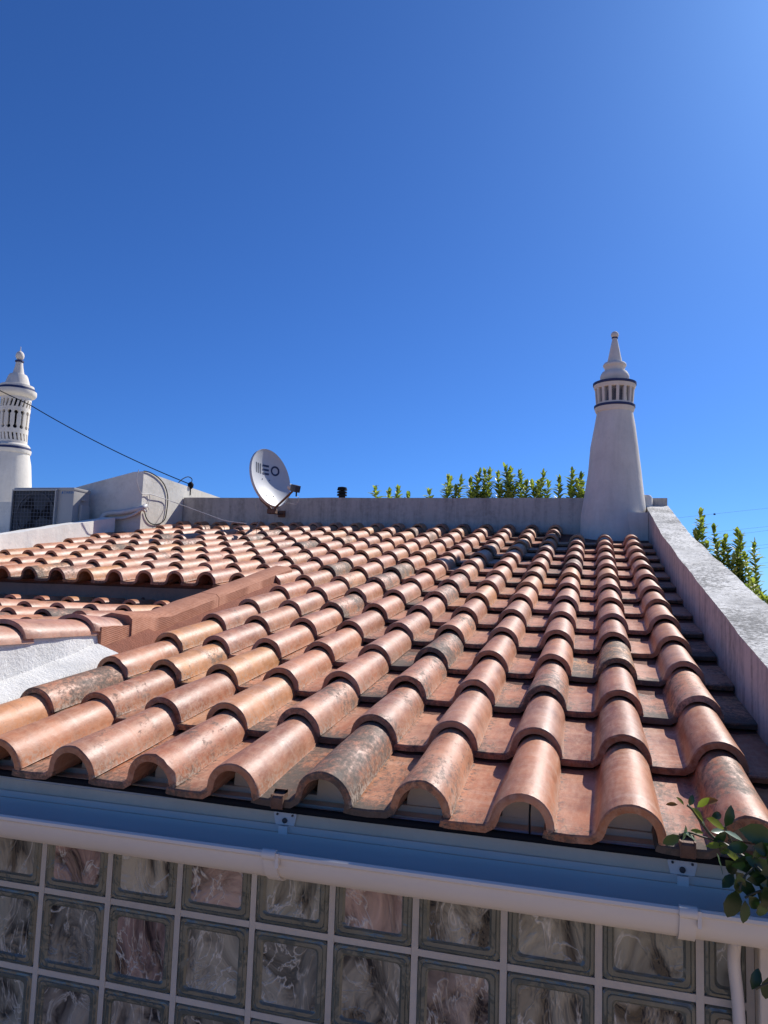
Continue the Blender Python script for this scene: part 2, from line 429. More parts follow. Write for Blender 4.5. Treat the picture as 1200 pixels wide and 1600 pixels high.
# white mortar plugs inside the open tile ends
def plug_mesh():
    bm = bmesh.new(); n = 12; a = .051
    rings = [[(-a * math.cos(PI * k / n), y, -.100 if k in (0, n) else -.074 + (a - .001) * math.sin(PI * k / n)) for k in range(n + 1)] for y in (.1005, .13)]
    loft(bm, rings); wobble(bm, .002, 30); return mesh('mortar_plug', bm, 40)
PM = plug_mesh()
for i in range(-8, 2):
    o = link('mortar_plug', PM, M_FASC, roof); o.location = (i * W, .0, TAN * .11 - .010); o.rotation_euler = (random.uniform(-.05, .05), 0, 0)
PMD = PM.copy(); PMD.materials.clear()
for i in range(-21, -9):
    o = link('mortar_plug', PMD, M_DECK, roof); o.location = (i * W, 7 * LC + .05, crest(7 * LC) + TAN * .05 - .003)

# ------------------------------------------------------------------ lower roof beside the verge wall
def crest_c(y): return .300 + .064 * (y - 2.44)
lower = deck('roof', -5.0, -2.02, .1, 2.74, -.104, .08, crest_c, M_DECK, house)
lower['label'] = 'nearly flat lower tiled roof of clean pale terracotta'
for r in range(0, 7):
    for n in range(0, 10):
        y = 2.44 - r * .376; x = -2.18 - n * .22
        q = CAMR.transposed() @ (Vector((x, y, crest_c(y))) - CAM)
        if 600 + FPX * q.x / q.z < -800: continue
        put_tile(random.choice(T_FULL) if r else T_END, x, y, crest_c, lambda y: .064, lower, M_TILE2)

# wall below the upper eave, whose shade is put into its dark brown base
slab('wall', [(2.70, .02), (2.80, .02), (2.80, .375), (2.70, .375)], 'x', -4.70, -1.96, 24, plaster('shade_toned_render', (.30, .225, .17), dirt=.6, bump=.4), house, .003, .006)
bm = bmesh.new()   # reddish mortar smeared at its foot
rings = []
for k in range(260):
    x = -4.6 + k * 2.62 / 259; h = .045 + .030 * mn.noise(Vector((x * 6, 0, 3))) + .022 * mn.noise(Vector((x * 37, 1, 3)))
    rings.append([(x, 2.62, .195), (x, 2.699, .195), (x, 2.696, .235 + h), (x, 2.690, .232 + h)])
loft(bm, rings); link('mortar_fillet', mesh('mortar_fillet', bm), M_DECK, house)

# ------------------------------------------------------------------ verge wall with coping tiles, terracotta flashing kerb
def vtop(y): return .205 + .03 * (y - .7)
vw = slab('verge_wall', lambda y: [(-2.13, -.25), (-1.95 + .012 * mn.noise(Vector((y * 4, 2, 0))), -.25), (-1.955 + .008 * mn.noise(Vector((y * 6, 5, 0))), min(crest(y) - .02, vtop(y) - .03)), (-1.965, vtop(y)), (-2.13, vtop(y))],
          'y', -.05, .945, 26, M_ROUGH, house, .007, .012, 9)
# fillet of plaster between wall and first row
slab('plaster_fillet', lambda y: [(-1.96, crest(y) - .10), (-1.835 + .012 * mn.noise(Vector((y * 7, 0, 0))), crest(y) - .10), (-1.86 + .012 * mn.noise(Vector((y * 9, 0, 5))), crest(y) - .045), (-1.96, crest(y) - .012)],
     'y', .0, .94, 24, M_ROUGH, house, .005, 0)
def cope_mesh():
    rings = []; n = 14
    for y in (0, .003, .1, .25, .43):
        hw = .098 + (.086 - .098) * y / .43; g = .004 if y == 0 else 0
        o = [(-hw * math.cos(PI * k / n) * (1 - g * 5), y, -.02 + (hw * .66 - g) * math.sin(PI * k / n) - .022 * y / .38) for k in range(n + 1)]
        i = [(-(hw - .016) * math.cos(PI * k / n), y, -.02 + (hw * .66 - .016) * math.sin(PI * k / n) - .022 * y / .38) for k in range(n + 1)]
        rings.append(o + i[::-1])
    bm = bmesh.new(); loft(bm, rings); return mesh('coping_tile', bm, 42)
cm = cope_mesh()
for y in (-.225, .155, .535, .905):
    o = link('coping_tile', cm, M_TILE2, vw); o.location = (-2.045, y, vtop(y) + .018); o.rotation_euler = (.045, 0, random.uniform(-.01, .01)); o.scale = (1, .56 if y > .9 else 1, 1)
# kerb: short returned piece at the coping end, then lengths that follow the main roof
def ktop(y): return .262 + .018 * (y - .93) if y < 1.36 else max(.270, crest(y) + .004)
def kerb_part(y0, y1, n, cut=True):
    f = lambda y: [(-2.13, .05), (-1.945, .05), (-1.945 + .004 * mn.noise(Vector((y * 8, 0, 0))), ktop(y) - .016), (-1.965, ktop(y)), (-2.05, ktop(y) + .006), (-2.13, ktop(y) - .02)]
    return slab('flashing', f, 'y', y0, y1, n, M_FLASH, house, .005, .006, 7)
slab('flashing', lambda y: [(-2.13, .05), (-1.945 + .01 * mn.noise(Vector((y * 30, 0, 0))), .05), (-1.948, .225), (-2.13, .225)], 'y', .947, 1.147, 8, M_FLASH, house, .006, .006, 12); kerb_part(1.148, 1.90, 18); kerb_part(1.906, 2.86, 16)
# mortar below the kerb
slab('mortar_fillet', lambda y: [(-1.95, crest(y) - .10), (-1.835 + .010 * mn.noise(Vector((y * 8, 0, 0))), crest(y) - .10), (-1.895, crest(y) - .075), (-1.944, crest(y) - (.03 if y < 1.3 else .055))],
     'y', .942, 2.6, 30, plaster('terracotta_mortar', (.30, .11, .065), dirt=.3, bump=.9, scale=2.0, dark=(.12, .06, .045)), house, .006, 0, 9)

# ------------------------------------------------------------------ parapets
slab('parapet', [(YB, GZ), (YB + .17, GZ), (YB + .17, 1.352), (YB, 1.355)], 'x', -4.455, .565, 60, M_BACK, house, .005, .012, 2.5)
def ph(y): return crest(y) + .115 + max(0, (y - 4.0)) * .035 + .006 * mn.noise(Vector((0, y * 2.2, 0)))
NP = 70
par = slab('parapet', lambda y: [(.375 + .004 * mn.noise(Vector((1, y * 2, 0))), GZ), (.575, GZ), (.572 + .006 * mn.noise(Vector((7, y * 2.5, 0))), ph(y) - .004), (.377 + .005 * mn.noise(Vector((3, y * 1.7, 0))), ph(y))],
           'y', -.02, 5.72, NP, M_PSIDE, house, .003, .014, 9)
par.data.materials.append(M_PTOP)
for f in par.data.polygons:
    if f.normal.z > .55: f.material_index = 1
# low parapet left of the upper roof
slab('parapet', lambda y: [(-4.82, 0), (-4.68 + .012 * mn.noise(Vector((1, y * 4, 0))), 0), (-4.685 + .010 * mn.noise(Vector((3, y * 3, 0))), crest(y) + .112 + .006 * mn.noise(Vector((0, y * 3, 4)))), (-4.82, crest(y) + .112)],
     'y', 2.62, 4.85, 40, M_WALL, house, .006, .015, 6)
# raised block left of the back parapet; top slopes to the left, right face falls towards the back
def btop(x):
    x = max(x, -8.5)
    return 1.525 if x > -4.55 else 1.525 - (-4.55 - x) * .235 if x > -5.9 else 1.208
YF = 4.95
bm = bmesh.new(); rings = []
for k in range(29):
    x = -4.46 - k * .115
    rings.append([(x, YF, -.1), (x, 8.2, -.1), (x, 8.2, btop(x) - .12), (x, YF, btop(x))])
loft(bm, rings)
ed = [e for e in bm.edges if len(e.link_faces) == 2 and e.calc_face_angle(0) > R(35)]
bmesh.ops.bevel(bm, geom=ed, offset=.014, segments=2, affect='EDGES'); wobble(bm, .006, 2.5)
link('parapet_block', mesh('parapet_block', bm, 50), M_BLOCK, house)
# flat terrace beside the block, under the air conditioner
slab('terrace', [(2.6, .45), (YF, .45), (YF, .72), (2.6, .72)], 'x', -8.6, -4.825, 6, M_WALL, house, 0, 0)
slab('wall', [(2.60, GZ), (2.68, GZ), (2.68, .449), (2.60, .449)], 'x', -8.6, -5.02, 6, M_WALL, house, 0, 0)

# ------------------------------------------------------------------ chimneys
def chimney_right():
    cx, cy = .094, 5.62; k = .00585
    P = lambda y: (.094, 5.62, atY(960, y, 5.62).z)
    z = lambda y: atY(960, y, 5.62).z
    prof = [(.33, .80)] + [(.31, z(838)), (.300, z(806)), (.268, z(776)), (.238, z(738)), (.215, z(700)), (.186, z(665)), (.163, z(644)), (.163, z(641))]
    bm = bmesh.new(); lathe(bm, prof, 56, (cx, cy)); wobble(bm, .011, 3)
    sh = link('chimney', mesh('chimney', bm, 50), M_CHIM, house)
    sh['label'] = 'tapering white round chimney with slatted vent and pointed cap in the roof corner'
    # plinth in the corner between back and side parapets
    bm = bmesh.new(); rings = []
    for zz in (.70, 1.00, 1.10, 1.165, 1.178): rings.append([(.10, 5.335, zz), (.374, 5.345, zz), (.374, 5.735, zz), (.10, 5.735, zz)])
    loft(bm, rings); ed = [e for e in bm.edges if len(e.link_faces) == 2 and e.calc_face_angle(0) > R(35)]
    bmesh.ops.bevel(bm, geom=ed, offset=.03, segments=3, affect='EDGES'); wobble(bm, .006, 5)
    link('plinth', mesh('plinth', bm, 50), M_CHIM, sh)
    # rounded pier between chimney and end of the back parapet
    bm = bmesh.new(); lathe(bm, [(.085, 1.10), (.075, 1.20), (.07, 1.35), (.055, 1.372), (.01, 1.376)], 24, (.365, 5.70)); wobble(bm, .01, 6)
    link('pier', mesh('pier', bm, 50), M_CHIM, sh)
    def ring(name, pr, mat, n=48):
        bm = bmesh.new(); lathe(bm, pr, n, (cx, cy)); return link(name, mesh(name, bm, 40), mat, sh)
    ring('collar', [(.155, z(646)), (.170, z(645)), (.180, z(641)), (.182, z(638.5))], M_CHIM)
    ring('collar_band', [(.175, z(638.4)), (.186, z(638.2)), (.187, z(634.8)), (.176, z(634.4))], M_BLUE)
    ring('sill_ring', [(.16, z(634.3)), (.172, z(634.2)), (.172, z(631.8)), (.15, z(631.6))], M_CHIM)
    ring('flue', [(.075, z(634)), (.07, z(608))], M_DARK, 24)
    for q in range(16):      # white slats
        a = 2 * PI * (q + .35) / 16; bm = bmesh.new()
        rr = []
        for zz, ro in ((z(632.2), .170), (z(609), .180)):
            rr.append([(cx + r_ * math.cos(a + s), cy + r_ * math.sin(a + s), zz) for r_, s in ((ro, -.075), (ro, .075), (ro - .03, .08), (ro - .03, -.08))])
        loft(bm, rr); link('slat', mesh('slat', bm, 30), M_CHIM, sh)
    bm = bmesh.new()        # diamond wire netting behind the slats
    for q in range(64):
        for sgn in (-1, 1):
            pts = []
            for s in range(7):
                u = s / 6; a = 2 * PI * q / 64 + sgn * u * .95; r_ = .150 + .008 * u
                pts.append((cx + r_ * math.cos(a), cy + r_ * math.sin(a), z(632) + (z(609) - z(632)) * u))
            tube(bm, pts, .0016, 3)
    link('wire_netting', mesh('wire_netting', bm, 60), M_NET, sh)
    ring('rim', [(.150, z(609.6)), (.182, z(609.2)), (.190, z(606)), (.192, z(603.4)), (.10, z(603.0))], M_CHIM)
    ring('rim_band', [(.15, z(603.3)), (.197, z(603.2)), (.198, z(599.6)), (.188, z(599.0)), (.10, z(598.8))], M_BLUE)
    def torus_prof(r0, r1, y0, y1): return [(r0 + (r1 - r0) * math.sin(PI * k / 8), z(y0 + (y1 - y0) * k / 8)) for k in range(9)]
    ring('cap_ring', [(.10, z(599))] + torus_prof(.112, .133, 598.5, 582) + [(.085, z(582))], M_CHIM)
    ring('cap_ring', [(.09, z(582.2)), (.088, z(580)), (.094, z(576))] + torus_prof(.095, .107, 575, 568) + [(.06, z(567.5))], M_CHIM)
    ring('spire', [(.070, z(568)), (.064, z(563)), (.05, z(552)), (.036, z(540)), (.024, z(531)), (.022, z(529))], M_CHIM, 32)
    ring('finial_band', [(.022, z(529.1)), (.029, z(529.05)), (.029, z(527.4)), (.02, z(527.2))], M_BLUE, 24)
    zc = z(523.6); ring('finial', [(.004, zc - .037)] + [(.036 * math.cos(-PI / 2 + PI * k / 10), zc + .036 * math.sin(-PI / 2 + PI * k / 10)) for k in range(1, 10)] + [(.003, zc + .0365)], M_CHIM, 24)
chimney_right()

def cut_drum(cx, cy, prof_o, th, cutter, n=64):
    """hollow drum with real slots"""
    bm = bmesh.new()
    outer = [(r, z) for r, z in prof_o]; inner = [(r - th, z) for r, z in prof_o][::-1]
    pr = outer + inner
    rings = [[(cx + r * math.cos(2 * PI * k / n), cy + r * math.sin(2 * PI * k / n), z) for k in range(n)] for r, z in pr]
    vs = loft(bm, rings, caps=False)
    for k in range(n): bm.faces.new((vs[-1][k], vs[-1][(k + 1) % n], vs[0][(k + 1) % n], vs[0][k]))
    a = link('drum', mesh('drum', bm, 0), M_CHIM)
    b = link('cutter', mesh('cutter', cutter, 0), M_CHIM)
    m = a.modifiers.new('cut', 'BOOLEAN'); m.object = b; m.operation = 'DIFFERENCE'; m.solver = 'EXACT'; m.use_self = True
    dg = bpy.context.evaluated_depsgraph_get(); me = bpy.data.meshes.new_from_object(a.evaluated_get(dg))
    me.materials.clear()
    bpy.data.objects.remove(a); bpy.data.objects.remove(b)
    me.polygons.foreach_set('use_smooth', [True] * len(me.polygons)); me.set_sharp_from_angle(angle=R(35))
    return me
def chimney_left():
    Y = 5.9; c = atY(27.5, 600, Y); cx, cy = c.x, Y
    z = lambda y: atY(27, y, Y).z
    bm = bmesh.new(); lathe(bm, [(.32, -.2), (.300, z(835)), (.275, z(800)), (.256, z(760)), (.228, z(725)), (.208, z(712)), (.205, z(704))], 56, (cx, cy)); wobble(bm, .011, 3)
    sh = link('chimney', mesh('chimney', bm, 50), M_CHIM, house)
    sh['label'] = 'white round chimney with dark slots pierced in its drum and bell-shaped cap, behind the air conditioner'
    def ring(name, pr, mat, n=48):
        bm = bmesh.new(); lathe(bm, pr, n, (cx, cy)); return link(name, mesh(name, bm, 40), mat, sh)
    ring('collar', [(.18, z(709)), (.213, z(708.6)), (.220, z(706)), (.220, z(703.2)), (.19, z(703))], M_CHIM)
    ring('collar_band', [(.19, z(703)), (.216, z(702.8)), (.214, z(699.8)), (.18, z(699.6))], M_BLUE)
    ring('collar', [(.17, z(699.6)), (.204, z(699.4)), (.203, z(697)), (.18, z(694)), (.14, z(693.8))], M_CHIM)
    zt, zb = z(622), z(694)
    cut = bmesh.new()
    def slot(a, zc, h, wd, lean=0, holes=False):
        ro, ri = .21, .11
        def P(r, s, zz): return (cx + r * math.cos(a + s), cy + r * math.sin(a + s), zz)
        out = [(-wd - lean, -h), (wd - lean, -h), (wd + lean, h), (-wd + lean, h)]
        if holes:
            out = []
            for k in range(7): t = -PI * .25 - PI * 1.5 * 0 + (PI * 1.5) * k / 6 - PI * .0; out.append((wd * 2.3 * math.cos(t), h + wd * .38 * math.sin(t)))
            for k in range(7): t = PI * .75 + (PI * 1.5) * k / 6; out.append((wd * 2.3 * math.cos(t), -h + wd * .38 * math.sin(t)))
        rings = [[P(r, s, zc + dz) for s, dz in out] for r in (ri, ro)]
        loft(cut, rings)
    NS = 22
    for q in range(NS):
        a = 2 * PI * q / NS
        slot(a, zb + (zt - zb) * .85, .046, .062, .055)
        slot(a, zb + (zt - zb) * .14, .044, .062, -.055)
    for q in range(14):
        a = 2 * PI * (q + .3) / 14
        slot(a, zb + (zt - zb) * .5, .082, .072)
        for s in (-1, 1):
            rr = []
            for r_ in (.11, .21): rr.append([(cx + r_ * math.cos(a + .145 * math.cos(2 * PI * k / 10)), cy + r_ * math.sin(a + .145 * math.cos(2 * PI * k / 10)), zb + (zt - zb) * .5 + s * .088 + .025 * math.sin(2 * PI * k / 10)) for k in range(10)])
            loft(cut, rr)
    bmesh.ops.recalc_face_normals(cut, faces=cut.faces[:])
    me = cut_drum(cx, cy, [(.166, zb - .01), (.165, zb + .15), (.168, zb + .3), (.174, zt + .01)], .03, cut)
    link('drum', me, M_CHIM, sh)
    ring('flue', [(.115, zb - .01), (.115, zt)], M_DARK, 32)
    ring('rim', [(.12, z(622.6)), (.178, z(622)), (.215, z(619)), (.228, z(616)), (.226, z(611.5)), (.15, z(611))], M_CHIM)
    ring('rim_band', [(.16, z(611.2)), (.206, z(611)), (.204, z(607.4)), (.14, z(607.2))], M_BLUE)
    ring('cap', [(.15, z(607.4)), (.196, z(607.2)), (.192, z(603.5)), (.145, z(602)), (.135, z(598)), (.112, z(589)), (.098, z(586)), (.06, z(585))], M_CHIM)
    ring('spire', [(.070, z(586)), (.062, z(582)), (.048, z(574)), (.040, z(567)), (.03, z(566))], M_CHIM, 32)
    ring('finial_band', [(.03, z(566.3)), (.051, z(566)), (.051, z(563.9)), (.03, z(563.6))], M_BLUE, 24)
    zc = z(556.5); ring('finial', [(.02, zc - .06)] + [(.050 * math.cos(-PI / 2 + PI * k / 10), zc + .060 * math.sin(-PI / 2 + PI * k / 10)) for k in range(2, 10)] + [(.006, zc + .066), (.003, zc + .12)], M_CHIM, 24)
chimney_left()

# ------------------------------------------------------------------ front wall, glass blocks
GX0, GY, GZ0 = -.663, .0985, -.404
XL, XR = GX0 - 9 * .2, .240
slab('wall', [(.06, -.10), (.22, -.10), (.22, -.235), (.06, -.235)][::-1], 'x', -5.0, .375, 50, M_FASC, house, .002, .004, 3)      # fascia beam behind the gutter
slab('wall', [(.098, -.15), (.125, -.15), (.125, -.084), (.098, -.087)], 'x', -5.0, .374, 50, M_FASC, house, .001, .002, 5)
slab('wall', [(.065, GZ), (.22, GZ), (.22, -.236), (.065, -.236)], 'x', XR, .374, 4, M_FASC, house, .001, .006)
slab('wall', [(.065, GZ), (.22, GZ), (.22, -.236), (.065, -.236)], 'x', -5.0, XL, 4, M_FASC, house, .001, .006)
slab('wall', [(.065, GZ), (.22, GZ), (.22, GZ0 - 1.005), (.065, GZ0 - 1.005)], 'x', XL + .001, XR - .001, 4, M_FASC, house, .001, .006)
win = slab('glass_block_window', [(.112, GZ0 - 1.0), (.17, GZ0 - 1.0), (.17, -.237), (.112, -.237)], 'x', XL + .001, XR - .001, 10, M_JOINT, house, 0, 0)
win['label'] = 'window of wavy glass blocks set in pale joints'
# joint grid, proud of the backing
bm = bmesh.new()
for k in range(-9, 6):
    x = GX0 + .2 * k if k < 5 else .232
    box(bm, (x - .0075, .100, GZ0 - 1.0), (x + .0075, .1115, -.238))
for r in range(-0, 5):
    z = GZ0 - .2 * r
    for k in range(-9, 5):
        xa = GX0 + .2 * k + .0076; xb = (GX0 + .2 * (k + 1) if k < 4 else .232) - .0076
        box(bm, (xa, .1005, z - .0075), (xb, .1115, z + .0075))
wobble(bm, .0012, 40)
link('joint', mesh('joint', bm, 30), M_JOINT, win)
def block_mesh(name, wx, wz):
    hx, hz = wx / 2, wz / 2
    def ringp(ix, y, n=5, rad=.012):
        pts = []
        for cxs, czs, a0 in ((1, 1, 0), (-1, 1, 90), (-1, -1, 180), (1, -1, 270)):
            for k in range(n):
                a = R(a0 + 90 * k / (n - 1)); pts.append((cxs * (hx - ix - rad) + rad * math.cos(a), y, czs * (hz - ix - rad) + rad * math.sin(a)))
        return pts
    bm = bmesh.new()
    rings = [ringp(0, .035), ringp(0, .004), ringp(.003, .0), ringp(.008, -.0012), ringp(.0095, .0004), ringp(.011, -.0014), ringp(.019, -.001), ringp(.0215, .002), ringp(.024, .0035)]
    vs = loft(bm, rings, caps=False)
    f = bm.faces.new(vs[-1]); f.material_index = 1
    bm.faces.new(vs[0])
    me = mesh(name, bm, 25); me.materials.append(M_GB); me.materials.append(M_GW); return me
B1 = block_mesh('glass_block', .184, .184); B2 = block_mesh('glass_block_half', .079, .184); B3 = block_mesh('glass_block_cut', .184, .150); B4 = block_mesh('glass_block_cut_half', .079, .150)
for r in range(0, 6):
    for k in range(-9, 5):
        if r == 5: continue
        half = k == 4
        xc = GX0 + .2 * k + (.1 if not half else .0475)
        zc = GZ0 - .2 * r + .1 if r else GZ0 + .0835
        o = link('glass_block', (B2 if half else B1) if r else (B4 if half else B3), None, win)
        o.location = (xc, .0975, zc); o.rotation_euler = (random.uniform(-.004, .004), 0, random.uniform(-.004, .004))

# ------------------------------------------------------------------ gutter
GC = (-.0150, -.1755); GR = .0630
def gut_profile():
    P = []
    for k in range(19):
        a = PI + PI * k / 18
        P.append((GC[0] + GR * math.cos(a), GC[1] + GR * math.sin(a)))
    return P
outer = gut_profile(); inner = [(GC[0] + (y - GC[0]) * .955, GC[1] + (z - GC[1]) * .955) for y, z in outer]
bead = [(GC[0] - GR - .002 + .0075 * math.cos(a), GC[1] + .004 + .0075 * math.sin(a)) for a in [R(t) for t in (-60, -110, -160, 150, 100, 50, 0)]]
bm = bmesh.new()
prof = bead[:1] + bead[1:] + inner + [(GC[0] + GR * .955, GC[1] + .010), (GC[0] + GR + .001, GC[1] + .010)] + outer[::-1]
loft(bm, [[(x, y, z) for y, z in prof] for x in [-5.0 + .25 * k for k in range(23)]])
gutter = link('gutter', mesh('gutter', bm, 30), M_PVC, house)
bm = bmesh.new(); box(bm, (-5.0, .0520, -.166), (.5, .0545, -.150)); link('back_edge', mesh('back_edge', bm, 30), M_PVC, gutter)
for X in (-1.60, -.7474, .0967):       # straps round the gutter
    bm = bmesh.new()
    pr = [(GC[0] + (GR + .0045) * math.cos(a), GC[1] + (GR + .0045) * math.sin(a)) for a in [PI * .965 + PI * .62 * k / 14 for k in range(15)]]
    pr2 = [(GC[0] + (GR + .0008) * math.cos(a), GC[1] + (GR + .0008) * math.sin(a)) for a in [PI * .965 + PI * .62 * k / 14 for k in range(15)]]
    loft(bm, [[(X + d, y, z) for y, z in pr + pr2[::-1]] for d in (-.016, .014)])
    box(bm, (X + .0145, GC[0] - GR - .0115, GC[1] - .02), (X + .0215, GC[0] - GR - .0015, GC[1] + .010))
    loft(bm, [[(X + d, GC[0] - GR - .004 + .0115 * math.cos(R(t)), GC[1] + .0045 + .0115 * math.sin(R(t))) for t in range(0, 360, 30)] for d in (-.017, .0145)])
    link('gutter_clip', mesh('gutter_clip', bm, 35), M_PVC, gutter)
for X in (-1.63, -.773, .100):           # hanger plates screwed to the fascia, with a rusty hook over the tile edge
    bm = bmesh.new()
    tr = [(-.021, -.158), (.021, -.158), (.029, -.126), (.025, -.1195), (-.025, -.1195), (-.029, -.126)]
    loft(bm, [[(X + a, y, b) for a, b in tr] for y in (.0590, .0550)])
    box(bm, (X - .011, .044, -.168), (X + .011, .0588, -.150))
    link('hanger_plate', mesh('hanger_plate', bm, 30), M_PLATE, gutter)
    for dx, dz, r_ in ((0, -.140, .0062), (-.019, -.127, .0026), (.019, -.127, .0026)):
        bm = bmesh.new(); loft(bm, [[(X + dx + r_ * s * math.cos(2 * PI * k / 10), y, dz + r_ * s * math.sin(2 * PI * k / 10)) for k in range(10)] for y, s in ((.0549, 1), (.0520, 1), (.0510, .7))])
        link('screw', mesh('screw', bm, 30), M_LNB, gutter)
    bm = bmesh.new()
    hx = X + .004
    for s in (-.010, .010):
        tube(bm, [(hx + s, .047, -.118), (hx + s, .035, -.100), (hx + s, .02, -.094)], .0035, 6)
    link('hook_rod', mesh('hook_rod', bm, 40), M_STEEL, gutter)
    bm = bmesh.new()
    pts = [(.012, -.098), (-.006, -.0985), (-.0085, -.094), (-.0085, -.076), (-.004, -.0715), (.018, -.0670), (.022, -.0655), (.022, -.0615), (.014, -.0605)]
    for i in range(len(pts) - 1):
        (y0, z0), (y1, z1) = pts[i], pts[i + 1]
    off = [(y - .0012, z + .0025) for y, z in pts]
    loft(bm, [[(hx + d, y, z) for y, z in pts + off[::-1]] for d in (-.014, .014)])
    box(bm, (hx - .015, -.0105, -.094), (hx - .0122, .020, -.066)); box(bm, (hx + .0122, -.0105, -.094), (hx + .015, .020, -.066))
    link('tile_hook', mesh('tile_hook', bm, 30), M_RUST, gutter)
# downpipe by the window edge
bm = bmesh.new(); tube(bm, spline([(.188, -.01, -.235), (.190, .02, -.262), (.194, .05, -.31), (.205, .07, -.42), (.215, .075, -.75), (.218, .075, GZ + .05)], 6), .012, 10)
link('downpipe', mesh('downpipe', bm, 60), M_PVC, house)
# window frame at the right edge
bm = bmesh.new(); box(bm, (.2405, .052, GZ0 - 1.0), (.262, .064, -.24)); bevel(bm, .002, 1); link('window_frame', mesh('window_frame', bm, 30), M_FASC, house)

def cable(name, label, pts, r, mat, m=8, n=7):
    bm = bmesh.new(); tube(bm, spline(pts, m), r, n)
    return tag(link(name, mesh(name, bm, 60), mat), label, 'cable')
cable('black_cable', 'thick black cable strung under the tile ends above the gutter',
      [(-5, .034, -.108)] + [(-2.4 + .3 * k, .030, z) for k, z in enumerate((-.108, -.104, -.098, -.101, -.102, -.106, -.107, -.1065, -.107, -.107))], .0085, M_BLACK)
cable('white_cable', 'thin white cable on the fascia behind the thick black cable',
      [(-5, .052, -.112)] + [(-2.4 + .3 * k, .0535, z) for k, z in enumerate((-.113, -.115, -.112, -.116, -.118, -.113, -.108, -.104, -.106, -.110))], .0050, M_CABLE)
cable('thin_black_wire', 'short thin black wire hanging inside an open tile end at the eave', [(-.205, .046, -.025), (-.207, .044, -.06), (-.206, .040, -.105)], .0022, M_BLACK)

